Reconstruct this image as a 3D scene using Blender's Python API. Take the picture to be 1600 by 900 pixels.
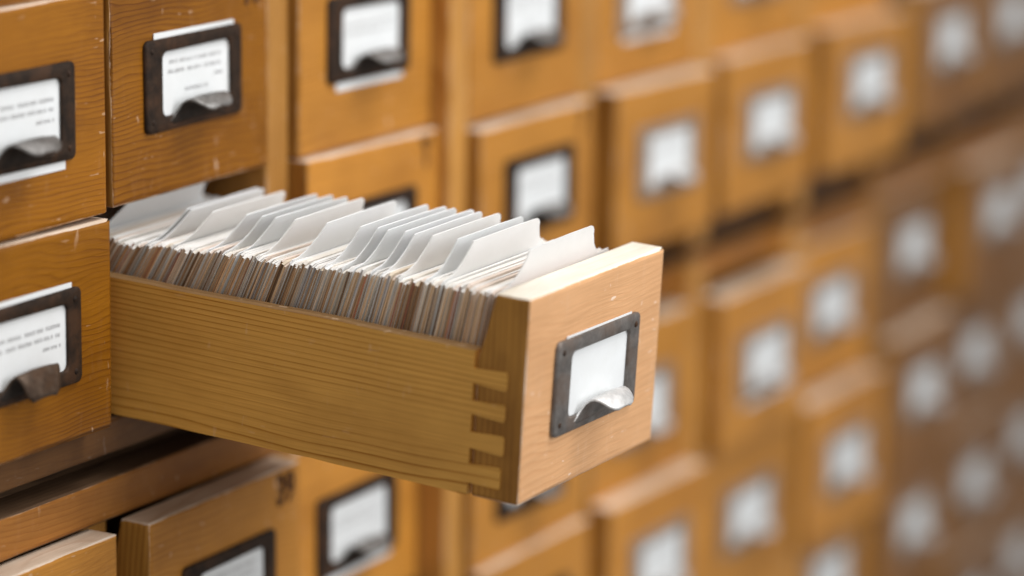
import bpy, math, random
from mathutils import Matrix, Vector, noise

scene = bpy.context.scene
for o in list(bpy.data.objects):
    bpy.data.objects.remove(o)
col = scene.collection

# ------------------------------------------------------------------ camera
CAM = Vector((-1.389, -1.085, 0.4033))
RIGHT = Vector((0.48478, -0.87453, 0.01383))
UP = Vector((0.17402, 0.11194, 0.97836))
FWD = Vector((0.85715, 0.47188, -0.20646))
cd = bpy.data.cameras.new('camera')
cam = bpy.data.objects.new('camera', cd)
col.objects.link(cam)
cam.matrix_world = Matrix(((RIGHT.x, UP.x, -FWD.x, CAM.x), (RIGHT.y, UP.y, -FWD.y, CAM.y),
                           (RIGHT.z, UP.z, -FWD.z, CAM.z), (0, 0, 0, 1)))
cd.sensor_width = 36.0
cd.lens = 5129.0 / 1600.0 * 36.0
cd.clip_start = 0.05
cd.clip_end = 50.0
cd.dof.use_dof = True
cd.dof.focus_distance = 1.838
cd.dof.aperture_fstop = 2.0
scene.camera = cam

# ------------------------------------------------------------------ light
world = bpy.data.worlds.new('World')
scene.world = world
world.use_nodes = True
bg = world.node_tree.nodes['Background']
bg.inputs[0].default_value = (1.0, 0.982, 0.955, 1)
bg.inputs[1].default_value = 0.33


def area(name, loc, target, size, power, color):
    ld = bpy.data.lights.new(name, 'AREA')
    ld.shape = 'DISK'
    ld.size = size
    ld.energy = power
    ld.color = color
    o = bpy.data.objects.new(name, ld)
    col.objects.link(o)
    o.location = loc
    d = Vector(target) - Vector(loc)
    o.rotation_euler = d.to_track_quat('-Z', 'Y').to_euler()
    return o


area('ceiling_lamp', (0.50, -0.85, 1.5), (0.40, -0.2, 0.0), 0.9, 20.0, (1.0, 0.99, 0.975))
area('front_fill', (0.50, -1.40, 0.50), (0.35, -0.1, -0.05), 1.0, 11.5, (0.98, 0.99, 1.0))  # added fill to brighten the open drawer front; no window is known there
area('left_fill', (-1.9, -1.5, 0.9), (0.2, -0.15, 0.0), 1.3, 9.0, (1.0, 0.97, 0.92))  # added fill that lifts the left-facing drawer side; no known source

scene.view_settings.view_transform = 'Standard'
scene.view_settings.look = 'None'
scene.view_settings.exposure = 0.0
scene.view_settings.gamma = 1.0
scene.view_settings.use_curve_mapping = False
scene.render.engine = 'CYCLES'
scene.cycles.use_denoising = True
scene.cycles.max_bounces = 8

# ------------------------------------------------------------------ sizes
P, PZ, W, H = 0.1873, 0.1255, 0.1608, 0.12
HW, HH = 0.0984, 0.054
Z2 = -0.1829
ROWZ = {-1: 2 * PZ, 0: PZ, 1: 0.0, 2: Z2, 3: Z2 - PZ, 4: Z2 - 2 * PZ, 5: Z2 - 3 * PZ}
BEND, BX, BZ = math.radians(2.5), 6.5 * P, 0.013
FAR = Matrix.Translation((BX, 0, BZ)) @ Matrix.Rotation(BEND, 4, 'Z') @ Matrix.Translation((-BX, 0, 0))
PULL = 0.2657                     # how far the open drawer is pulled out


# ------------------------------------------------------------------ materials
class NT:
    def __init__(self, name):
        self.m = bpy.data.materials.new(name)
        self.m.use_nodes = True
        self.t = self.m.node_tree
        self.b = self.t.nodes['Principled BSDF']

    def n(self, typ, **kw):
        nd = self.t.nodes.new(typ)
        for k, v in kw.items():
            setattr(nd, k, v)
        return nd

    def put(self, sock, v):
        if isinstance(v, bpy.types.NodeSocket):
            self.t.links.new(v, sock)
        elif v is not None:
            sock.default_value = v

    def math(self, op, a, b=None, c=None, clamp=False):
        nd = self.n('ShaderNodeMath', operation=op, use_clamp=clamp)
        for i, v in enumerate((a, b, c)):
            if v is not None:
                self.put(nd.inputs[i], v)
        return nd.outputs[0]

    def vmath(self, op, a, b):
        nd = self.n('ShaderNodeVectorMath', operation=op)
        self.put(nd.inputs[0], a)
        self.put(nd.inputs[1], b)
        return nd.outputs[0]

    def mix(self, f, a, b, blend='MIX'):
        nd = self.n('ShaderNodeMix', data_type='RGBA', blend_type=blend)
        self.put(nd.inputs[0], f)
        for s, v in ((nd.inputs[6], a), (nd.inputs[7], b)):
            if isinstance(v, tuple) and len(v) == 3:
                v = v + (1,)
            self.put(s, v)
        return nd.outputs[2]

    def noise(self, vec, scale, detail=2.0, rough=0.5):
        nd = self.n('ShaderNodeTexNoise')
        self.put(nd.inputs['Vector'], vec)
        nd.inputs['Scale'].default_value = scale
        nd.inputs['Detail'].default_value = detail
        nd.inputs['Roughness'].default_value = rough
        return nd.outputs[0]

    def ramp(self, fac, stops):
        nd = self.n('ShaderNodeValToRGB')
        el = nd.color_ramp.elements
        while len(el) < len(stops):
            el.new(0.5)
        for e, (p, c) in zip(el, stops):
            e.position = p
            e.color = c if len(c) == 4 else tuple(c) + (1,)
        self.put(nd.inputs[0], fac)
        return nd.outputs[0]

    def step(self, v, lo, hi):
        nd = self.n('ShaderNodeMapRange')
        self.put(nd.inputs[0], v)
        nd.inputs[1].default_value = lo
        nd.inputs[2].default_value = hi
        return nd.outputs[0]

    def bump(self, h, strength, dist):
        nd = self.n('ShaderNodeBump')
        nd.inputs['Strength'].default_value = strength
        nd.inputs['Distance'].default_value = dist
        self.put(nd.inputs['Height'], h)
        self.t.links.new(nd.outputs[0], self.b.inputs['Normal'])


def wood(name, light, dark, raw, grain='X', pith=(0.05, -0.09), freq=150.0, wave=0.012, rand=(2.0, 0.03, 0.05),
         rough=0.42, wear=1.0, chips=0.0, blotch=0.35, tint=0.12, line=1.0, coat=0.0, thin=False, uneven=0.0):
    """Pine: growth rings round a pith that lies along the grain, with fibre, stains, chips and worn arrises."""
    k = NT(name)
    tc = k.n('ShaderNodeTexCoord').outputs['Object']
    rnd = k.n('ShaderNodeObjectInfo').outputs['Random']
    order = {'X': (0, 1, 2), 'Y': (1, 0, 2), 'Z': (2, 0, 1)}[grain]
    sx = k.n('ShaderNodeSeparateXYZ')
    k.put(sx.inputs[0], tc)
    g, u, v = (sx.outputs[i] for i in order)
    g = k.math('MULTIPLY_ADD', rnd, rand[0], g)
    u = k.math('MULTIPLY_ADD', rnd, rand[1], u)
    r2 = k.math('FRACT', k.math('MULTIPLY', rnd, 7.31))
    v = k.math('MULTIPLY_ADD', k.math('SUBTRACT', r2, 0.5), rand[2], v)

    def vec(a, b, c):
        cx = k.n('ShaderNodeCombineXYZ')
        k.put(cx.inputs[0], k.math('MULTIPLY', g, a))
        k.put(cx.inputs[1], k.math('MULTIPLY', u, b))
        k.put(cx.inputs[2], k.math('MULTIPLY', v, c))
        return cx.outputs[0]

    w1 = k.math('MULTIPLY', k.math('SUBTRACT', k.noise(vec(5, 9, 9), 1.0, 2.0), 0.5), wave * 2)
    w2 = k.math('MULTIPLY', k.math('SUBTRACT', k.noise(vec(18, 60, 60), 1.0, 2.0), 0.5), wave * 0.22)
    a = k.math('ADD', k.math('SUBTRACT', u, pith[0]), w1)
    b = k.math('ADD', k.math('SUBTRACT', v, pith[1]), k.math('ADD', w1, w2))
    r = k.math('SQRT', k.math('ADD', k.math('MULTIPLY', a, a), k.math('MULTIPLY', b, b)))
    saw = k.math('FRACT', k.math('MULTIPLY', r, freq))
    if thin:
        ring = k.ramp(saw, [(0.0, (0, 0, 0)), (0.55, (0.04, 0.04, 0.04)), (0.76, (0.3, 0.3, 0.3)), (0.88, (1, 1, 1)), (0.94, (0.5, 0.5, 0.5)), (1.0, (0, 0, 0))])
    else:
        ring = k.ramp(saw, [(0.0, (0, 0, 0)), (0.40, (0.06, 0.06, 0.06)), (0.70, (0.35, 0.35, 0.35)), (0.88, (1, 1, 1)), (0.95, (0.7, 0.7, 0.7)), (1.0, (0, 0, 0))])
    broad = k.noise(vec(4, 26, 26), 1.0, 3.0)
    ring_f = k.math('MULTIPLY', ring, k.math('MULTIPLY', k.step(broad, 0.3, 0.62), line))
    if uneven:                     # lines fade in and out along the board, with weaker lines between
        fade = k.step(k.noise(vec(3.2, 70, 70), 1.0, 2.0), 0.30, 0.66)
        ring_f = k.math('MULTIPLY', ring_f, k.math('MULTIPLY_ADD', fade, 0.65, 0.6))
        fine = k.math('FRACT', k.math('MULTIPLY_ADD', r, freq * 2.7, k.math('MULTIPLY', w1, 300.0)))
        ring_f = k.math('MAXIMUM', ring_f, k.math('MULTIPLY', k.step(fine, 0.55, 0.95), 0.16))
    c = k.mix(ring_f, light, dark)
    fibre = k.noise(vec(22, 900, 900), 1.0, 3.0, 0.6)
    c = k.mix(0.5, c, k.ramp(fibre, [(0.25, (0.62, 0.58, 0.5)), (0.7, (1, 1, 1))]), 'MULTIPLY')
    bl = k.noise(vec(9, 16, 16), 1.0, 4.0, 0.6)
    c = k.mix(blotch, c, k.ramp(bl, [(0.3, (0.42, 0.33, 0.22)), (0.55, (1, 1, 1)), (0.8, (1.15, 1.1, 1.0))]), 'MULTIPLY')
    hv = k.n('ShaderNodeHueSaturation')
    k.put(hv.inputs['Value'], k.math('MULTIPLY_ADD', k.math('SUBTRACT', r2, 0.5), tint * 2, 1.0))
    hv.inputs['Hue'].default_value = 0.5
    k.put(hv.inputs['Color'], c)
    c = hv.outputs[0]
    h = k.math('MULTIPLY', ring_f, -0.5)
    if chips:
        ch = k.noise(vec(150, 170, 55), 1.0, 3.0, 0.55)
        ch2 = k.noise(vec(60, 140, 240), 1.3, 2.0, 0.5)
        area_ = k.noise(vec(14, 14, 14), 1.0, 2.0)
        rub = k.noise(vec(150, 150, 34), 1.0, 5.0, 0.7)
        rm = k.math('MULTIPLY', k.step(rub, 0.56, 0.70), k.math('MULTIPLY', k.step(area_, 0.36, 0.66), 0.13 * chips))
        c = k.mix(rm, c, raw)
        cm = k.math('MAXIMUM', k.step(ch, 0.67, 0.72), k.math('MULTIPLY', k.step(ch2, 0.69, 0.72), 0.7))
        cm = k.math('MULTIPLY', cm, k.math('MULTIPLY', k.step(area_, 0.42, 0.58), chips))
        c = k.mix(cm, c, raw)
    if wear:
        at = k.n('ShaderNodeAttribute', attribute_name='wear')
        wn = k.noise(vec(34, 48, 48), 1.0, 5.0, 0.7)
        wm = k.step(k.math('MULTIPLY', at.outputs['Fac'], wn), 0.40, 0.52)
        wm = k.math('MULTIPLY', wm, wear)
        c = k.mix(wm, c, raw)
        h = k.math('SUBTRACT', h, wm)
    k.put(k.b.inputs['Base Color'], c)
    k.put(k.b.inputs['Roughness'], k.math('MULTIPLY_ADD', fibre, 0.25, rough - 0.1))
    k.b.inputs['Specular IOR Level'].default_value = 0.26
    if coat:
        k.b.inputs['Coat Weight'].default_value = coat
        k.b.inputs['Coat Roughness'].default_value = 0.3
    k.bump(k.math('ADD', h, k.math('MULTIPLY', fibre, 0.7)), 0.35, 0.0006)
    return k.m


RAW = (0.76, 0.53, 0.36)
M = {}
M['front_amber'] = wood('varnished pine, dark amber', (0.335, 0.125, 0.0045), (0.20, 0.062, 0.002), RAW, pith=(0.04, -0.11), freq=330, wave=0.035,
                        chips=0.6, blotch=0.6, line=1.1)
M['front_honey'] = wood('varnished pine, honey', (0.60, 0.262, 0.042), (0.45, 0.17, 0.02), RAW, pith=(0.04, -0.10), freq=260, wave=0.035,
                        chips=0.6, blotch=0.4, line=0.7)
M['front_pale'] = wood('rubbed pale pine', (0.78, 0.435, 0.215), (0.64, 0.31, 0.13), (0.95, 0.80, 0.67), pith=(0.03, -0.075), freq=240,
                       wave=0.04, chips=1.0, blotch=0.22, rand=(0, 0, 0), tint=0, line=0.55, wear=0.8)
M['front_dim'] = wood('varnished pine, brown', (0.29, 0.122, 0.026), (0.20, 0.076, 0.014), RAW, pith=(0.04, -0.10), freq=260, wave=0.035,
                        chips=0.5, blotch=0.5, line=0.7)  # pine colour darkened to stand for the weak light on far drawers
M['top'] = wood('bare wood top edge', (0.84, 0.68, 0.54), (0.70, 0.50, 0.36), (0.92, 0.83, 0.74), freq=260, wave=0.02, wear=0.6, rough=0.6, blotch=0.5)
M['top_open'] = wood('bare bleached top edge', (0.95, 0.89, 0.78), (0.90, 0.80, 0.65), (1, 0.95, 0.88), freq=300, wave=0.02, wear=0.5, rough=0.6, blotch=0.25, rand=(0, 0, 0), tint=0)
M['end'] = wood('dark stained end grain', (0.44, 0.21, 0.04), (0.26, 0.105, 0.015), RAW, grain='Z', freq=420, wave=0.02, wear=0.25, rough=0.55, blotch=0.7)
M['side'] = wood('drawer side pine', (0.74, 0.395, 0.088), (0.40, 0.16, 0.014), RAW, grain='Y', pith=(0.045, -0.100), freq=470, wave=0.006,
                 rand=(0, 0, 0), wear=0, tint=0, blotch=0.34, line=1.15, thin=True, chips=0.2, uneven=1.0)
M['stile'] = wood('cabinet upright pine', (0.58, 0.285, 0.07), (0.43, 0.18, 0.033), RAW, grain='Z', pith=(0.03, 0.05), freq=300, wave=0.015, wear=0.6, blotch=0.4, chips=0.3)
M['stile_dim'] = wood('brown cabinet upright', (0.34, 0.155, 0.035), (0.24, 0.095, 0.018), RAW, grain='Z', pith=(0.03, 0.05), freq=300, wave=0.015, wear=0.6, blotch=0.5)  # upright pine darkened in colour for the weak light at the far cabinets
M['rail'] = wood('cabinet rail pine', (0.38, 0.155, 0.03), (0.25, 0.085, 0.013), RAW, pith=(0.03, -0.06), freq=330, wave=0.02, wear=0.5, blotch=0.6, chips=0.4, line=0.7)
M['rail_worn'] = wood('grimy worn rail', (0.20, 0.088, 0.026), (0.13, 0.052, 0.014), (0.30, 0.22, 0.17), pith=(0.03, -0.06), freq=260, wave=0.02, wear=0.4, blotch=0.8, chips=0.4)
M['gap_shade'] = wood('painted gap shade', (0.13, 0.075, 0.04), (0.08, 0.045, 0.024), (0.10, 0.06, 0.035), freq=260, wave=0.02, wear=0.6, blotch=0.6, rough=0.7)  # shade of the gap between cabinets, painted onto rail ledges and spacer
M['inner'] = wood('unvarnished inner boards', (0.33, 0.17, 0.065), (0.22, 0.10, 0.035), RAW, grain='Y', freq=220, wave=0.01, wear=0, blotch=0.4)
M['arris'] = wood('rubbed drawer arris', (0.30, 0.175, 0.075), (0.19, 0.10, 0.035), (0.62, 0.45, 0.30), grain='Y', freq=240, wave=0.01, wear=0, blotch=0.9, rand=(0, 0, 0), tint=0, chips=1.0)


def metal(name, c1, c2, rust, metallic, rough, amount):
    k = NT(name)
    tc = k.n('ShaderNodeTexCoord').outputs['Object']
    rnd = k.n('ShaderNodeObjectInfo').outputs['Random']
    off = k.n('ShaderNodeCombineXYZ')
    for i in range(3):
        k.put(off.inputs[i], k.math('MULTIPLY', rnd, 3.0 + i))
    v = k.vmath('ADD', tc, off.outputs[0])
    n1 = k.noise(v, 130, 5, 0.65)
    n2 = k.noise(v, 420, 3, 0.6)
    n3 = k.noise(v, 60, 4, 0.6)
    c = k.mix(k.step(n1, 0.35, 0.65), c1, c2)
    c = k.mix(k.math('MULTIPLY', k.step(n3, 0.48, 0.62), amount), c, rust)
    k.put(k.b.inputs['Base Color'], c)
    k.put(k.b.inputs['Metallic'], k.math('MULTIPLY_ADD', k.step(n3, 0.48, 0.62), -amount * metallic, metallic))
    k.put(k.b.inputs['Roughness'], k.math('MULTIPLY_ADD', n2, 0.35, rough - 0.15))
    k.b.inputs['Specular IOR Level'].default_value = 0.2
    k.bump(k.math('ADD', n1, k.math('MULTIPLY', n2, 0.6)), 0.3, 0.0005)
    return k.m


M['steel_dark'] = metal('browned steel', (0.017, 0.011, 0.008), (0.045, 0.026, 0.016), (0.07, 0.032, 0.015), 0.25, 0.6, 0.65)
M['steel_worn'] = metal('bare worn steel', (0.15, 0.135, 0.125), (0.26, 0.24, 0.225), (0.12, 0.078, 0.055), 0.75, 0.42, 0.6)
M['steel_brown'] = metal('brown lacquered steel', (0.25, 0.18, 0.13), (0.36, 0.28, 0.22), (0.22, 0.13, 0.08), 0.3, 0.5, 0.5)
M['steel_under_shade'] = metal('blackened steel underside', (0.016, 0.012, 0.010), (0.03, 0.022, 0.017), (0.045, 0.025, 0.014), 0.1, 0.7, 0.4)  # near-black colour paints in the shade of the hollow under the pull
M['pull_dark'] = metal('rubbed steel pull', (0.14, 0.13, 0.12), (0.36, 0.35, 0.34), (0.07, 0.045, 0.03), 0.7, 0.5, 0.35)
M['pull_worn'] = metal('bright hammered steel pull', (0.55, 0.54, 0.53), (0.80, 0.79, 0.78), (0.45, 0.43, 0.41), 0.7, 0.5, 0.2)
M['pull_brown'] = metal('brown rusted pull', (0.055, 0.035, 0.024), (0.13, 0.09, 0.065), (0.09, 0.045, 0.022), 0.45, 0.5, 0.6)


def paper(name, c, vary=0.06, rough=0.8, scale=60):
    k = NT(name)
    tc = k.n('ShaderNodeTexCoord').outputs['Object']
    n1 = k.noise(tc, scale, 4, 0.6)
    cc = k.mix(1.0, c, k.ramp(n1, [(0.3, (1 - vary * 2.4, 1 - vary * 2.6, 1 - vary * 3)), (0.7, (1, 1, 1))]), 'MULTIPLY')
    k.put(k.b.inputs['Base Color'], cc)
    k.b.inputs['Roughness'].default_value = rough
    k.b.inputs['Specular IOR Level'].default_value = 0.25
    k.bump(k.noise(tc, 900, 2), 0.08, 0.0003)
    return k.m


M['label'] = paper('label card', (0.83, 0.85, 0.86), 0.025)
M['tab_white'] = paper('white divider card', (0.90, 0.91, 0.92), 0.02, 0.7, 25)
M['tab_warm'] = paper('warm white divider card', (0.90, 0.898, 0.89), 0.025, 0.7, 25)
M['tab_blue'] = paper('bluish white divider card', (0.875, 0.893, 0.905), 0.03, 0.7, 25)
M['tab_soft'] = paper('soft white divider card', (0.80, 0.80, 0.80), 0.03, 0.7, 25)
M['ink'] = paper('grey print', (0.55, 0.55, 0.56), 0.05)
M['paint'] = paper('dark brown paint', (0.14, 0.058, 0.022), 0.25)
M['stain'] = paper('brown stain', (0.33, 0.15, 0.045), 0.15)


def card_edge(name, c):
    """Card edge grimed by fingers; several sheets make fine lines along the thickness."""
    k = NT(name)
    tc = k.n('ShaderNodeTexCoord').outputs['Object']
    rnd = k.n('ShaderNodeObjectInfo').outputs['Random']
    sx = k.n('ShaderNodeSeparateXYZ')
    k.put(sx.inputs[0], tc)
    cx = k.n('ShaderNodeCombineXYZ')
    k.put(cx.inputs[0], k.math('MULTIPLY_ADD', rnd, 50.0, k.math('MULTIPLY', sx.outputs[1], 2.6)))
    k.put(cx.inputs[1], k.math('MULTIPLY', sx.outputs[2], 9.0))
    n1 = k.noise(cx.outputs[0], 1.0, 2, 0.5)
    f = k.ramp(n1, [(0.32, (0.20, 0.165, 0.14)), (0.5, (0.95, 0.93, 0.9)), (0.70, (1.7, 1.65, 1.6))])
    vv = k.math('MULTIPLY_ADD', rnd, 0.95, 0.5)
    hv = k.n('ShaderNodeHueSaturation')
    k.put(hv.inputs['Value'], vv)
    k.put(hv.inputs['Color'], k.mix(1.0, c, f, 'MULTIPLY'))
    k.put(k.b.inputs['Base Color'], hv.outputs[0])
    k.b.inputs['Roughness'].default_value = 0.85
    return k.m


EDGES = [card_edge('grimy card edge ' + n, c) for n, c in (
    ('brown', (0.42, 0.265, 0.15)), ('tan', (0.58, 0.405, 0.25)), ('umber', (0.26, 0.15, 0.075)), ('grey', (0.54, 0.45, 0.36)),
    ('red brown', (0.36, 0.15, 0.085)), ('cream', (0.6, 0.50, 0.39)), ('blue grey', (0.43, 0.42, 0.43)))]
CREAMS = [paper('aged card ' + n, c, 0.06) for n, c in (
    ('cream', (0.88, 0.83, 0.76)), ('white', (0.92, 0.905, 0.885)), ('pink', (0.86, 0.73, 0.64)), ('buff', (0.80, 0.69, 0.55)))]


# ------------------------------------------------------------------ helpers
def link(name, me, parent=None, loc=None, rot=None, mat=None):
    o = bpy.data.objects.new(name, me)
    col.objects.link(o)
    if parent is not None:
        o.parent = parent
    if loc is not None:
        o.location = loc
    if rot is not None:
        o.rotation_euler = rot
    if mat is not None:
        if not me.materials:
            me.materials.append(mat)
    return o


def tag(o, label, cat=None, group=None, kind=None):
    o['label'] = label
    if cat:
        o['category'] = cat
    if group:
        o['group'] = group
    if kind:
        o['kind'] = kind
    return o


def cuts(a, b, n, e1=0.0012, e2=0.0032):
    s = b - a
    out = [a, a + e1, a + e2]
    for i in range(1, n):
        out.append(a + s * i / n)
    out += [b - e2, b - e1, b]
    return out


def board(name, x0, x1, y0, y1, z0, z1, mats, seed=0, n=(10, 2, 8), rag=0.0007, taper=None, pick=None):
    """A board with worn, slightly ragged arrises; 'wear' marks how near an arris is."""
    xs, ys, zs = cuts(x0, x1, n[0]), cuts(y0, y1, n[1]), cuts(z0, z1, n[2])
    nx, ny, nz = len(xs) - 1, len(ys) - 1, len(zs) - 1
    idx, vs, wear = {}, [], []
    so = seed * 7.13

    def vert(i, j, k):
        key = (i, j, k)
        if key in idx:
            return idx[key]
        e = [(-1 if i == 0 else 1 if i == nx else 0), (-1 if j == 0 else 1 if j == ny else 0), (-1 if k == 0 else 1 if k == nz else 0)]
        e2 = [min(i, nx - i), min(j, ny - j), min(k, nz - k)]
        p = Vector((xs[i], ys[j], zs[k]))
        ext = sum(1 for q in e if q)
        if ext >= 2:
            nn = noise.noise(p * 55 + Vector((so, so, so)))
            n2 = noise.noise(p * 210 + Vector((so, 3, so)))
            chip = max(0.0, noise.noise(p * 24 + Vector((so, 9, 2))) - 0.22) * 3.0
            a = rag * (0.75 + 0.6 * nn + 0.5 * n2 + 2.2 * chip)
            a = max(a, rag * 0.25)
            p = p - Vector(e) * a
            wr = 1.0
        else:
            s = sorted(e2)
            wr = 0.62 if s[1] == 1 else (0.25 if s[1] == 2 else 0.0)
            nn = noise.noise(p * 16 + Vector((so, 1, so)))
            p = p + Vector(e) * (nn * 0.00022)
        if taper:
            p = taper(p)
        idx[key] = len(vs)
        vs.append(p)
        wear.append(wr)
        return idx[key]

    fs, ms = [], []

    def quad(a, b, c, d, m):
        fs.append((a, b, c, d))
        ms.append(m)

    pk = pick or (lambda ax, s: 0)
    for i in range(nx):
        for k in range(nz):
            quad(vert(i, 0, k), vert(i + 1, 0, k), vert(i + 1, 0, k + 1), vert(i, 0, k + 1), pk(1, -1))
            quad(vert(i, ny, k), vert(i, ny, k + 1), vert(i + 1, ny, k + 1), vert(i + 1, ny, k), pk(1, 1))
    for j in range(ny):
        for k in range(nz):
            quad(vert(0, j, k), vert(0, j, k + 1), vert(0, j + 1, k + 1), vert(0, j + 1, k), pk(0, -1))
            quad(vert(nx, j, k), vert(nx, j + 1, k), vert(nx, j + 1, k + 1), vert(nx, j, k + 1), pk(0, 1))
    for i in range(nx):
        for j in range(ny):
            quad(vert(i, j, 0), vert(i, j + 1, 0), vert(i + 1, j + 1, 0), vert(i + 1, j, 0), pk(2, -1))
            quad(vert(i, j, nz), vert(i + 1, j, nz), vert(i + 1, j + 1, nz), vert(i, j + 1, nz), pk(2, 1))
    me = bpy.data.meshes.new(name)
    me.from_pydata(vs, [], fs)
    for m in mats:
        me.materials.append(m)
    me.polygons.foreach_set('material_index', ms)
    me.polygons.foreach_set('use_smooth', [True] * len(fs))
    at = me.attributes.new('wear', 'FLOAT', 'POINT')
    at.data.foreach_set('value', wear)
    me.update()
    return me


def plain_box(name, x0, x1, y0, y1, z0, z1, mat):
    vs = [(x, y, z) for x in (x0, x1) for y in (y0, y1) for z in (z0, z1)]
    fs = [(0, 1, 3, 2), (4, 6, 7, 5), (0, 4, 5, 1), (2, 3, 7, 6), (0, 2, 6, 4), (1, 5, 7, 3)]
    me = bpy.data.meshes.new(name)
    me.from_pydata(vs, [], fs)
    me.materials.append(mat)
    return me


def prism(name, poly, axis, a, b, mats, caps=0, rim=None, smooth=False):
    """Extrude a 2D outline (counter-clockwise) between a and b along an axis. rim(i, p, q) picks the rim material."""
    n = len(poly)
    mk = {'x': lambda s, p: (s, p[0], p[1]), 'y': lambda s, p: (p[0], s, p[1])}[axis]
    vs = [mk(a, p) for p in poly] + [mk(b, p) for p in poly]
    fs, ms = [tuple(range(n)), tuple(range(2 * n - 1, n - 1, -1))], [caps, caps]
    for i in range(n):
        j = (i + 1) % n
        fs.append((i, i + n, j + n, j))
        ms.append(rim(i, poly[i], poly[j]) if rim else caps)
    me = bpy.data.meshes.new(name)
    me.from_pydata(vs, [], fs)
    for m in mats:
        me.materials.append(m)
    me.polygons.foreach_set('material_index', ms)
    me.update()
    return me


def round_rect(x0, x1, z0, z1, r, seg=6):
    pts = []
    for cx, cz, a0 in ((x1 - r, z1 - r, 0), (x0 + r, z1 - r, 90), (x0 + r, z0 + r, 180), (x1 - r, z0 + r, 270)):
        for i in range(seg + 1):
            a = math.radians(a0 + 90 * i / seg)
            pts.append((cx + r * math.cos(a), cz + r * math.sin(a)))
    return pts


# ------------------------------------------------------------------ drawer pieces (shared meshes)
FT = 0.030                        # front thickness below, thinner along its top


def front_taper(p):
    if p.y > 0.012:
        t = max(0.0, min(1.0, (p.z - 0.020) / 0.036))
        p = Vector((p.x, 0.012 + (p.y - 0.012) * (1 - 0.5 * t), p.z))
    return p


def front_mesh(face, seed, z0=-H / 2, z1=H / 2, top='top', rag=0.0007):
    pk = lambda ax, s: (1 if (ax == 2 and s > 0) else 2 if ax == 0 else 0)
    return board('front_panel', -W / 2, W / 2, 0, FT, z0, z1, [M[face], M[top], M['end']], seed, (16, 4, 12), rag, front_taper, pk)


FRONTS = {f: [front_mesh(f, 11 + i * 3, -0.0643 if i < 3 else -H / 2, H / 2, 'top', 0.0009) for i in range(5)] for f in ('front_amber', 'front_honey', 'front_dim')}
FRONT_OPEN = front_mesh('front_pale', 77, -0.0568, 0.0588, 'top_open', 0.0006)
SIDE_SHUT = {s: plain_box('side_panel', s * (W / 2 - 0.002) - (0.010 if s > 0 else 0), s * (W / 2 - 0.002) + (0 if s > 0 else 0.010), FT, 0.38,
                          -0.056, 0.0255, M['inner']) for s in (-1, 1)}
BOTTOM_SHUT = plain_box('bottom_panel', -W / 2 + 0.012, W / 2 - 0.012, FT, 0.38, -0.053, -0.048, M['inner'])
BACK_SHUT = plain_box('back_panel', -W / 2 + 0.012, W / 2 - 0.012, 0.37, 0.38, -0.048, 0.0255, M['inner'])


def holder_mesh(mat):
    out = round_rect(-HW / 2, HW / 2, -HH / 2, HH / 2, 0.0042)
    inn = round_rect(-0.0335, 0.0365, -0.0185, 0.0192, 0.0045)
    n = len(out)
    yb, yf, yi = -0.0011, -0.0026, -0.0020
    off = 0.0006
    mid = [(p[0] + (q[0] - p[0]) * 0.10, p[1] + (q[1] - p[1]) * 0.10) for p, q in zip(out, inn)]
    mid2 = [(p[0] + (q[0] - p[0]) * 0.88, p[1] + (q[1] - p[1]) * 0.88) for p, q in zip(out, inn)]

    def wob(p, y):
        return y - 0.0007 * (abs(p[0]) < 0.036) - 0.0003 * noise.noise(Vector((p[0] * 60, p[1] * 60, 1)))
    loops = [[(p[0], yb + 0.0010, p[1]) for p in out], [(p[0], wob(p, yf + off), p[1]) for p in out], [(p[0], wob(p, yf), p[1]) for p in mid],
             [(p[0], wob(p, yf), p[1]) for p in mid2], [(p[0], wob(p, yi), p[1]) for p in inn], [(p[0], yb, p[1]) for p in inn]]
    vs = [v for lp in loops for v in lp]
    fs = []
    for l in range(len(loops) - 1):
        for i in range(n):
            j = (i + 1) % n
            fs.append((l * n + i, l * n + j, (l + 1) * n + j, (l + 1) * n + i))
    me = bpy.data.meshes.new('label_holder')
    me.from_pydata(vs, [], fs)
    me.materials.append(mat)
    me.polygons.foreach_set('use_smooth', [True] * len(fs))
    me.update()
    return me


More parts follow.
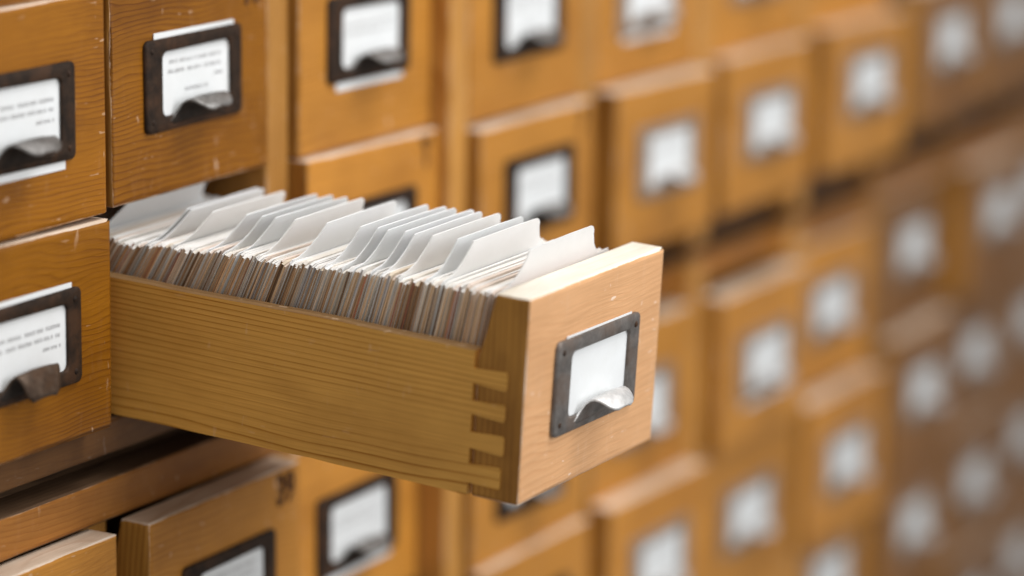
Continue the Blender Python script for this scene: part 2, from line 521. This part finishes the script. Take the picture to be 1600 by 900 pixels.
def pull_mesh(mat, under, droop=0.0):
    """Tongue cut from the foot of the frame: it rises over the label, rolls outward and ends in a rounded lip."""
    prof = [(0.0022, -0.0228, 0.0310), (0.0026, -0.0205, 0.0285), (0.0032, -0.0180, 0.0250), (0.0042, -0.0145, 0.0218), (0.0058, -0.0112, 0.0200),
            (0.0082, -0.0090, 0.0190), (0.0110, -0.0082, 0.0183), (0.0140, -0.0088, 0.0174), (0.0168, -0.0104, 0.0160), (0.0190, -0.0122, 0.0140),
            (0.0206, -0.0136, 0.0108), (0.0214, -0.0144, 0.0066)]
    if droop:
        prof = [(o if i < 6 else 0.0090 + (o - 0.0090) * 0.42, z if i < 6 else z - droop * ((i - 5) / 6.0) ** 1.1, w if i < 9 else w + (i - 8) * 0.0012)
                for i, (o, z, w) in enumerate(prof)]
    m, vs, fs = 10, [], []
    for o, z, w in prof:
        for i in range(m + 1):
            t = i / m * 2 - 1
            sag = 0.0012 * t * t
            vs.append((0.0005 + t * w, -o + 0.0006 * t * t, z - sag + 0.00025 * noise.noise(Vector((t * 4, o * 300, z * 300)))))
    for r in range(len(prof) - 1):
        for i in range(m):
            a = r * (m + 1) + i
            fs.append((a, a + 1, a + m + 2, a + m + 1))
    N = len(vs)                    # thickness: a second skin below
    base = list(vs)
    for r in range(len(prof)):
        r0, r1 = max(0, r - 1), min(len(prof) - 1, r + 1)
        tx, tz = prof[r1][0] - prof[r0][0], prof[r1][1] - prof[r0][1]
        L = math.hypot(tx, tz)
        nx, nz = tz / L, -tx / L
        for i in range(m + 1):
            v = base[r * (m + 1) + i]
            vs.append((v[0], v[1] - nx * 0.0011, v[2] + nz * 0.0011))
    ms = [0] * len(fs)
    top = list(fs)
    for f in top:
        fs.append(tuple(N + q for q in reversed(f)))
        ms.append(1)
    R = len(prof)
    rim = [i for i in range(m + 1)] + [r * (m + 1) + m for r in range(1, R)] + [(R - 1) * (m + 1) + i for i in range(m - 1, -1, -1)] + \
          [r * (m + 1) for r in range(R - 2, 0, -1)]
    for i in range(len(rim)):
        a, b = rim[i], rim[(i + 1) % len(rim)]
        fs.append((a, a + N, b + N, b))
        ms.append(0)
    me = bpy.data.meshes.new('pull')
    me.from_pydata(vs, [], fs)
    me.materials.append(mat)
    me.materials.append(under)
    me.polygons.foreach_set('material_index', ms)
    me.polygons.foreach_set('use_smooth', [True] * len(fs))
    me.update()
    return me


def rivet_mesh(mat):
    vs, fs = [(0, -0.0011, 0)], []
    for r, y in ((0.0011, -0.0009), (0.0018, -0.0004), (0.0020, 0.0004)):
        for i in range(10):
            a = 2 * math.pi * i / 10
            vs.append((r * math.cos(a), y, r * math.sin(a)))
    for i in range(10):
        j = (i + 1) % 10
        fs.append((0, 1 + j, 1 + i))
        for l in range(2):
            fs.append((1 + l * 10 + i, 1 + l * 10 + j, 11 + l * 10 + j, 11 + l * 10 + i))
    me = bpy.data.meshes.new('rivet')
    me.from_pydata(vs, [], fs)
    me.materials.append(mat)
    me.polygons.foreach_set('use_smooth', [True] * len(fs))
    return me


def label_mesh(w, z0, z1):
    return plain_box('label_card', -w / 2, w / 2, -0.0003, 0.0, z0, z1, M['label'])


def text_mesh(seed, lines):
    """Faint typed lines, too small to read: every letter a couple of short strokes."""
    rd = random.Random(seed)
    vs, fs = [], []

    def stroke(x0, x1, z0, z1):
        b = len(vs)
        vs.extend([(x0, 0, z0), (x1, 0, z0), (x1, 0, z1), (x0, 0, z1)])
        fs.append((b, b + 1, b + 2, b + 3))
    for x0, x1, z, h in lines:
        x, left = x0, rd.randint(3, 9)
        while x < x1:
            w = h * rd.uniform(0.55, 0.8)
            st = h * 0.2
            stroke(x, x + st, z, z + h)
            if rd.random() < 0.8:
                stroke(x + w - st, x + w, z, z + h)
            zz = z + rd.choice((0, 0.4, 0.8)) * h
            stroke(x + st, x + w - st, zz, zz + st)
            x += w + h * 0.28
            left -= 1
            if left == 0:
                x += h * 0.8
                left = rd.randint(3, 9)
    me = bpy.data.meshes.new('printed_text')
    me.from_pydata(vs, [], fs)
    me.materials.append(M['ink'])
    return me


HOLDER = {'dark': holder_mesh(M['steel_dark']), 'brown': holder_mesh(M['steel_brown']), 'worn': holder_mesh(M['steel_worn'])}
PULLS = {'dark': pull_mesh(M['pull_dark'], M['steel_under_shade']), 'worn': pull_mesh(M['pull_worn'], M['steel_worn']),
         'light': pull_mesh(M['pull_worn'], M['steel_brown']), 'brown': pull_mesh(M['pull_brown'], M['steel_under_shade'], 0.010)}
RIVET = {'dark': rivet_mesh(M['steel_dark']), 'worn': rivet_mesh(M['steel_dark'])}
LABELS = {'mid': label_mesh(0.079, -0.0262, 0.0262), 'high': label_mesh(0.082, -0.0225, 0.0300), 'low': label_mesh(0.080, -0.0318, 0.0225),
          'slip': label_mesh(0.078, -0.0250, 0.0282)}
L4 = [(-0.026, 0.029, 0.0108, 0.0023), (-0.027, 0.028, 0.0052, 0.0023), (0.020, 0.028, -0.0004, 0.0020), (-0.010, 0.014, -0.0065, 0.0022)]
L3 = [(-0.028, 0.029, 0.0070, 0.0023), (-0.029, 0.029, 0.0016, 0.0023), (0.014, 0.029, -0.0042, 0.0020)]
TEXTS = [text_mesh(3, L4), text_mesh(8, L3), text_mesh(21, L3[:2])]


def number_mesh(txt):
    cu = bpy.data.curves.new('painted_number', 'FONT')
    cu.body = txt
    cu.size = 0.026
    cu.align_x = 'CENTER'
    cu.align_y = 'CENTER'
    cu.offset = 0.0010
    cu.resolution_u = 3
    o = bpy.data.objects.new('tmp', cu)
    col.objects.link(o)
    dg = bpy.context.evaluated_depsgraph_get()
    me = bpy.data.meshes.new_from_object(o.evaluated_get(dg))
    bpy.data.objects.remove(o)
    me.name = 'painted_number'
    me.materials.clear()
    me.materials.append(M['paint'])
    return me


# ------------------------------------------------------------------ cabinets
def cabinet(name, label, cols, z0, z1, rows, far, rails, fronts):
    root = bpy.data.objects.new(name, None)
    col.objects.link(root)
    tag(root, label, 'cabinet', 'catalogue cabinets')
    x0, x1 = (cols[0] - 0.5) * P, (cols[-1] + 0.5) * P
    mw = FAR if far else Matrix.Identity(4)
    root.matrix_world = mw @ Matrix.Translation(((x0 + x1) / 2, 0.2, z0))
    rm = root.matrix_world.inverted() @ mw
    off = rm.translation if not far else rm.translation

    def add(nm, me):
        o = link(nm, me, root)
        o.location = off
        return o
    hw = (P - W) / 2 - 0.0012
    for b in range(cols[0], cols[-1] + 2):
        cx = (b - 0.5) * P
        a_ = cx - hw if b > cols[0] else cx + 0.0003
        b_ = cx + hw if b <= cols[-1] else cx - 0.0003
        add('upright', board('upright', a_, b_, fronts.get(b, -0.009), 0.40, z0 + 0.001, z1 - 0.002, [M['stile_dim' if far else 'stile']], b * 2 + 1, (4, 6, 14), 0.0006))
    for a, b, y, mat in rails:
        add('rail', board('rail', x0, x1, y, 0.41, a, b, [M[mat], M['gap_shade']], int(a * 999), (60, 3, 3), 0.0007, None, lambda ax_, s_: 1 if (ax_ == 2) else 0))
    for r in rows:
        zt = ROWZ[r] + H / 2 + 0.0028
        for c in cols:
            add('runner_board', plain_box('runner_board', c * P - W / 2 + 0.0005, c * P + W / 2 - 0.0005, 0.034, 0.40, zt - 0.0018, zt + 0.0014, M['inner']))
    add('back_panel', plain_box('back_panel', x0, x1, 0.402, 0.41, z0 + 0.03, z1, M['inner']))
    return root


U0, U1 = -0.0838, 3 * PZ + 0.02
UF = {0: 0.004, 1: 0.035, 2: -0.0005, 3: -0.0205, 4: -0.017, 5: -0.0195, 6: -0.019}
LF = {0: 0.004, 1: 0.004, 2: -0.004, 3: -0.0205, 4: -0.018, 5: -0.020, 6: -0.019}
near, far = list(range(0, 7)), list(range(7, 12))
L0, L1 = Z2 - 3 * PZ - 0.09, -0.0958
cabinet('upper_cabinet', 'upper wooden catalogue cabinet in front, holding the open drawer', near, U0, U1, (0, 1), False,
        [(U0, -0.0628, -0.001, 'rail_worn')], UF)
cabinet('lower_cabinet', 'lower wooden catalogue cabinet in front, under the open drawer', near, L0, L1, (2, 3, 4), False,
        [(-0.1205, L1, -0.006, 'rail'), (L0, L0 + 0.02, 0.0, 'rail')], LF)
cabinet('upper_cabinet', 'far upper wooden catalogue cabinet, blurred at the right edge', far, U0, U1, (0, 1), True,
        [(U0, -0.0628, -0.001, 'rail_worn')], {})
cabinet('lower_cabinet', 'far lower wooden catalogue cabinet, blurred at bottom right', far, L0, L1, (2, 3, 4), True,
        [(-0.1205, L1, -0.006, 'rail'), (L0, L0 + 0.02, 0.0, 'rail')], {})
# low plinth strips under each upper cabinet, the gap's shade painted as dark colour
for mw, cs, lab in ((Matrix.Identity(4), near, 'spacer strip with painted-in shade between the front upper and lower cabinets'),
                    (FAR, far, 'spacer strip with painted-in shade between the far upper and lower cabinets')):
    me = plain_box('spacer_strip', (cs[0] - 0.5) * P + 0.004, (cs[-1] + 0.5) * P - 0.004, 0.020, 0.40, L1 + 0.0002, U0 - 0.0002, M['gap_shade'])
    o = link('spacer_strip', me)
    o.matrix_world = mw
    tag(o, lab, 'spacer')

# ------------------------------------------------------------------ shut drawers
ORD = ['first', 'second', 'third', 'fourth', 'fifth', 'sixth', 'seventh', 'eighth', 'ninth', 'tenth', 'eleventh', 'twelfth']
ROWNAME = {-1: 'row cut off by the top edge', 0: 'top full row of upper cabinet', 1: 'bottom row of upper cabinet', 2: 'top row of lower cabinet',
           3: 'second row of lower cabinet', 4: 'third row of lower cabinet', 5: 'fourth row of lower cabinet'}
SPECIAL = {
    (0, 0): 'shut amber drawer cut by left edge, upper one, label slipping out below its frame',
    (1, 0): 'shut amber drawer just left of open drawer, with brown strap-like pull',
    (0, 1): 'shut amber drawer directly above the open drawer, label sticking out at top',
    (2, 1): 'drawer below the open one with 39 painted at its corner',
    (2, 0): 'drawer with bare top at the bottom left corner of the picture',
    (-1, 0): 'drawer cut off at the top left corner, only its lower edge showing',
    (1, 2): 'shut honey drawer behind the divider tabs with a dark letter at its corner',
    (0, 2): 'shut honey drawer top middle, label card hanging out below its dark frame',
}
# (pull, drawer lift, holder lift)
D = {(-1, 0): (0.016, 0.0, 0), (0, 0): (0.0176, 0.0008, -0.001), (0, 1): (0.0022, -0.0008, 0.0002), (0, 2): (0.0072, 0.0002, 0.0046), (0, 3): (0.0205, -0.002, 0.0),
     (0, 4): (0.017, -0.002, -0.003), (0, 5): (0.018, -0.001, 0), (0, 6): (0.018, 0, 0),
     (1, 0): (0.0192, 0.0, 0.0), (1, 2): (0.0135, 0.0003, 0), (1, 3): (0.031, -0.003, 0.0075), (1, 4): (0.036, -0.002, 0.0035), (1, 5): (0.033, 0, 0.0026), (1, 6): (0.037, 0.003, 0.009),
     (1, 7): (0.039, 0.004, 0.010), (1, 8): (0.034, 0.004, 0.010), (1, 9): (0.014, 0.002, 0.004),
     (2, 0): (0.022, 0.0, 0), (2, 1): (0.0262, 0.001, -0.002), (2, 2): (0.000, -0.004, -0.005), (2, 3): (0.027, -0.004, -0.008), (2, 4): (0.020, -0.003, -0.004), (2, 5): (0.035, -0.002, -0.003),
     (2, 6): (0.010, 0, 0.001), (2, 7): (0.011, 0.003, 0.006), (2, 8): (0.029, 0.004, 0.009), (2, 9): (0.006, 0.002, 0.002), (2, 10): (0.004, 0, 0),
     (3, 3): (0.034, 0, 0), (3, 4): (0.037, 0, 0.001), (3, 5): (0.024, -0.003, -0.005), (3, 6): (0.029, -0.002, -0.002), (3, 7): (0.026, 0.002, 0.003), (3, 8): (0.012, 0, 0),
     (3, 9): (0.006, -0.002, -0.003), (3, 10): (0.008, 0, 0),
     (4, 5): (0.02, 0, 0), (4, 6): (0.016, 0.003, 0.011), (4, 7): (0.022, 0.002, 0.003), (4, 8): (0.016, 0, 0), (4, 9): (0.006, 0, 0), (4, 10): (0.012, 0, 0),
     (5, 8): (0.020, 0, 0), (5, 9): (0.006, 0, 0), (5, 10): (0.005, 0, 0)}
HOLD_DX = {(0, 1): 0.0, (2, 2): 0.001}
TILT = {(0, 1): -0.012, (0, 0): -0.006, (2, 1): -0.012, (1, 3): -0.01, (2, 2): -0.02, (1, 0): 0.006}
CARD = {(0, 0): 'low', (1, 0): 'high', (0, 1): 'high', (0, 2): 'low', (2, 2): 'low', (1, 3): 'mid', (0, 4): 'low', (0, 3): 'mid', (2, 5): 'low'}
NUMB = {(2, 1): '39', (1, 2): 'T', (0, 1): '10', (1, 3): '7'}
rng = random.Random(5)


def furnish(root, key, face_me, hold, pull, card, text, lift, dx, rivets=True):
    up = (0, 0, H / 2)
    link('front_panel', face_me, root, up)
    h = link('label_holder', HOLDER[hold], root, (dx, 0, H / 2 + lift), (0, rng.uniform(-0.012, 0.012), 0))
    link('pull', PULLS[pull], h)
    if rivets:
        for sx in (-1, 1):
            for sz in (-1, 1):
                link('rivet', RIVET[hold], h, (sx * 0.0432, -0.0024, sz * 0.0205))
    c = link('label_card', LABELS[card], root, (dx + 0.0015, -0.0005, H / 2 + lift), (0, rng.uniform(-0.008, 0.014), 0))
    if text is not None:
        link('printed_text', TEXTS[text], c, (0, -0.0005, 0))


def shut_drawer(key):
    r, c = key
    p, dz, hz = D[key]
    root = bpy.data.objects.new('catalogue_drawer', None)
    col.objects.link(root)
    mw = (FAR if c >= 7 else Matrix.Identity(4)) @ Matrix.Translation((c * P, -p, ROWZ[r] + dz - H / 2)) @ Matrix.Rotation(TILT.get(key, rng.uniform(-0.006, 0.006)), 4, 'Y')
    root.matrix_world = mw
    lab = SPECIAL.get(key) or 'shut drawer, %s column from the left, %s' % (ORD[c], ROWNAME[r])
    tag(root, lab, 'drawer', 'shut catalogue drawers')
    amber = c <= 1 and r <= 1
    fm = FRONTS['front_amber' if amber else 'front_honey' if (c < 6 or (c < 8 and (c * 7 + r * 3) % 3 == 0)) else 'front_dim'][(r * 5 + c) % 3 if r != 1 else 3 + c % 2]
    near_ = c <= 3
    furnish(root, key, fm, 'dark' if c < 4 else 'brown', 'brown' if key == (1, 0) else 'dark' if c < 4 else 'light', CARD.get(key, 'mid'), (c + r) % 3 if not amber else (0 if c else 1), hz, HOLD_DX.get(key, 0.0), near_)
    for s in (-1, 1):
        link('side_panel', SIDE_SHUT[s], root, (0, 0, H / 2))
    link('bottom_panel', BOTTOM_SHUT, root, (0, 0, H / 2))
    link('back_panel', BACK_SHUT, root, (0, 0, H / 2))
    if key in NUMB:
        nb = link('painted_number', number_mesh(NUMB[key]), root, (W / 2 - 0.0175, -0.0006, H - 0.0145), (math.radians(90), 0, 0))
        nb.scale = (0.78, 1, 1)
    return root


for key in sorted(D):
    shut_drawer(key)


# ------------------------------------------------------------------ the open drawer
def open_point(q):
    a, b, c = 0.0006, 0.0576, 0.0119
    x, y, z = q[0], q[1], q[2] + H / 2 - 0.02
    y, z = y * math.cos(b) - z * math.sin(b), z * math.cos(b) + y * math.sin(b)
    x, y = x * math.cos(a) - y * math.sin(a), x * math.sin(a) + y * math.cos(a)
    x, z = x * math.cos(c) - z * math.sin(c), x * math.sin(c) + z * math.cos(c)
    return Vector((x + P + 0.0039, y, z - H / 2 + 0.02 - 0.0054))


o0 = open_point((0, 0, 0))
ax = [open_point(v) - o0 for v in ((1, 0, 0), (0, 1, 0), (0, 0, 1))]
MO = Matrix(((ax[0].x, ax[1].x, ax[2].x, o0.x), (ax[0].y, ax[1].y, ax[2].y, o0.y), (ax[0].z, ax[1].z, ax[2].z, o0.z), (0, 0, 0, 1)))
root = bpy.data.objects.new('catalogue_drawer', None)
col.objects.link(root)
root.matrix_world = MO @ Matrix.Translation((0, -PULL, -H / 2))
tag(root, 'pale pine drawer pulled far out, packed with index cards and white dividers', 'drawer', 'open catalogue drawer')
furnish(root, None, FRONT_OPEN, 'worn', 'worn', 'slip', None, 0.0008, 0.001)

Y_END = PULL + 0.135
TOPZ, BOTZ = 0.0255, -0.0560
TAILS = [(0.0163, 0.0062), (-0.0018, -0.0112), (-0.0194, -0.0302), (-0.0374, -0.0498)]


def side_outline():
    """Outline in (y, z) seen from the left: long board whose front end is cut into four tails."""
    rd = random.Random(4)
    pts = []
    n = 26
    for i in range(n + 1):         # top edge from the front to the rear
        t = i / n
        y = FT + 0.0015 + (Y_END - FT) * t
        pts.append((y, TOPZ + 0.0012 * math.sin(t * 5 + 1) * t * (1 - t) * 3 + rd.uniform(-0.0003, 0.0003)))
    for i in range(n, -1, -1):     # bottom edge back to the front
        t = i / n
        y = FT + 0.0015 + (Y_END - FT) * t
        pts.append((y, BOTZ + rd.uniform(-0.0003, 0.0003) + 0.0010 * math.sin(t * 4) * (1 - t)))
    for hi, lo in reversed(TAILS):
        yt = 0.0108 + rd.uniform(-0.0006, 0.0008)
        f = 0.0009
        pts += [(FT + 0.0015, lo + f), (yt + 0.0010, lo - f * 0.3), (yt, lo + 0.0012), (yt, hi - 0.0012), (yt + 0.0010, hi + f * 0.3), (FT + 0.0015, hi - f)]
    return pts


def side_mesh(x0, x1):
    me = prism('side_panel', side_outline(), 'x', x0, x1, [M['side'], M['arris']], 0, lambda i, p, q: 1 if i < 26 else 0)
    at = me.attributes.new('wear', 'FLOAT', 'POINT')
    at.data.foreach_set('value', [0.0] * len(me.vertices))
    return me


side_l = link('side_panel', side_mesh(-W / 2 - 0.0007, -W / 2 + 0.0095), root, (0, 0, H / 2))
link('side_panel', side_mesh(W / 2 - 0.0095, W / 2 + 0.0007), root, (0, 0, H / 2))
link('bottom_panel', plain_box('bottom_panel', -W / 2 + 0.009, W / 2 - 0.009, FT - 0.004, Y_END, -0.0535, -0.0490, M['inner']), root, (0, 0, H / 2))
link('back_panel', plain_box('back_panel', -W / 2 + 0.0095, W / 2 - 0.0095, Y_END - 0.012, Y_END - 0.001, -0.0490, TOPZ, M['inner']), root, (0, 0, H / 2))

# ------------------------------------------------------------------ cards
CW, CH = 0.132, 0.105
FLOOR = -0.0488
rc = random.Random(12)


def card_variant(seed, cream, edge):
    rd = random.Random(seed)
    q = lambda a: rd.uniform(0.0003, a)
    hw = CW / 2
    poly = [(-hw + q(0.0008), 0), (hw, 0), (hw + rd.uniform(-0.0006, 0.0006), CH * 0.5), (hw - 0.0003, CH - 0.003), (hw - 0.002, CH - q(0.0008)),
            (hw * 0.4, CH - q(0.0006)), (-hw * 0.3, CH - q(0.0006)), (-hw + 0.004, CH - q(0.0008)), (-hw + q(0.0016), CH - 0.0012 - q(0.0012)),
            (-hw + q(0.0009), CH - 0.008), (-hw + q(0.0010), CH * 0.75), (-hw + q(0.0009), CH * 0.5)]

    def rim(i, p, q_):
        return 1 if (p[0] < -hw + 0.003 and q_[0] < -hw + 0.003) else 0
    return prism('index_card', poly, 'y', -0.5, 0.5, [CREAMS[cream], EDGES[edge]], 0, rim)


VAR = []
for i in range(28):
    VAR.append(card_variant(i, rc.choice((0, 0, 1, 1, 1, 2, 3)), (0, 1, 2, 0, 1, 3, 0, 2, 1, 4, 0, 5, 1, 6)[i % 14]))


def lean(y):
    s = max(0.0, min(1.0, -y / PULL))
    return math.radians(29 - 23.0 * s)


def card_matrix(ytop, height, dx=0.0, da=0.0, twist=0.0):
    """Matrix of a card whose foot stands on the drawer bottom and whose head is at depth ytop."""
    th = lean(ytop) + da
    yb = ytop + height * math.sin(th)
    return MO @ Matrix.Translation((dx, yb, FLOOR)) @ Matrix.Rotation(th, 4, 'X') @ Matrix.Rotation(twist, 4, 'Z')


GUIDES = [0.0226, -0.0152, -0.0192, -0.0342, -0.0579, -0.0679, -0.0774, -0.0903, -0.1108, -0.1335, -0.1444, -0.1515, -0.1627, -0.1693, -0.1804, -0.1963, -0.2060, -0.2405]
# depth of the same cards measured at card height, below the tab
gtop = [y + 0.0195 * math.sin(lean(y)) for y in GUIDES]
label_card = 'worn cream index card standing on edge in the packed open drawer'
y = 0.085
ncards = 0
while y > -PULL + 0.024:
    t = rc.choice((0.0007, 0.0009, 0.0011, 0.0013, 0.0018))
    yc = y - t / 2
    if min(abs(yc - g) for g in gtop) > t / 2 + 0.0004:
        o = link('index_card', rc.choice(VAR))
        hz = rc.gauss(0, 0.0008) + 0.0016 * noise.noise(Vector((yc * 70, 3, 1))) + (0.0014 if rc.random() < 0.07 else 0)
        o.matrix_world = card_matrix(yc, CH, rc.gauss(0, 0.0006), rc.gauss(0, 0.0015), rc.gauss(0, 0.002)) @ Matrix.Diagonal((1, t, 1 + hz / CH, 1))
        tag(o, label_card, 'card', 'index cards packed in the open drawer')
        ncards += 1
    y -= t + rc.choice((0.0001, 0.0002, 0.0003, 0.0004, 0.0008))


def divider_mesh(seed, mat, edge):
    rd = random.Random(seed)
    hw, h, t = CW / 2, CH + 0.0012, 0.0190
    l0 = -0.0635 + rd.uniform(-0.002, 0.002)
    l1 = -0.0395
    r1 = 0.0335 + rd.uniform(-0.001, 0.001)
    r0 = 0.050
    left = []
    for i in range(9):             # concave flare into a slanted side
        s = i / 8
        left.append((l0 + (l1 - l0) * (0.35 * s + 0.65 * s ** 0.6) , h + t * (0.12 * s + 0.88 * s ** 1.9) * 0.985 + (rd.uniform(-0.0003, 0.0003) if 0 < i < 8 else 0)))
    right = []
    for i in range(7):
        a = math.radians(90 * i / 6)
        right.append((r1 + 0.0055 * math.sin(a), h + t - 0.0055 + 0.0055 * math.cos(a)))
    poly = [(-hw, 0), (hw, 0), (hw, h - 0.002), (hw - 0.002, h), (r0, h), (r1 + 0.009, h + t * 0.35)]
    poly += list(reversed(right))
    poly += [(r1 * 0.3, h + t + 0.0003), (l1 + 0.0015, h + t)]
    poly += list(reversed(left))
    poly += [(-hw + 0.002, h), (-hw, h - 0.002)]
    me = prism('divider_card', poly, 'y', -0.0003, 0.0003, [M[mat], EDGES[edge]], 0,
               lambda i, p, q: 1 if (p[0] < -hw + 0.0005 and q[0] < -hw + 0.0005) else 0)
    return me


PEN = text_mesh(40, [(0.004, 0.009, 0.0, 0.0022)])
TONE = ['tab_blue', 'tab_blue', 'tab_white', 'tab_warm', 'tab_white', 'tab_blue', 'tab_blue', 'tab_warm', 'tab_white', 'tab_white', 'tab_white', 'tab_blue',
        'tab_white', 'tab_white', 'tab_warm', 'tab_blue', 'tab_warm', 'tab_soft']
n = len(GUIDES)
for i, yg in enumerate(gtop):
    me = divider_mesh(i, TONE[i], (0, 3, 5)[i % 3])
    o = link('divider_card', me)
    o.matrix_world = card_matrix(yg, CH, rc.gauss(0, 0.0008), rc.gauss(0, 0.004), rc.gauss(0, 0.007))
    k = n - 1 - i
    if k == 0:
        lab = 'white tabbed divider card right behind the open drawer front'
    elif i == 0:
        lab = 'rearmost white divider card, in shadow under the drawer above'
    else:
        lab = 'white tabbed divider card in open drawer, %s from the drawer front' % (ORD + ['thirteenth', 'fourteenth', 'fifteenth', 'sixteenth', 'seventeenth'])[k]
    tag(o, lab, 'divider', 'white tabbed dividers in the open drawer')
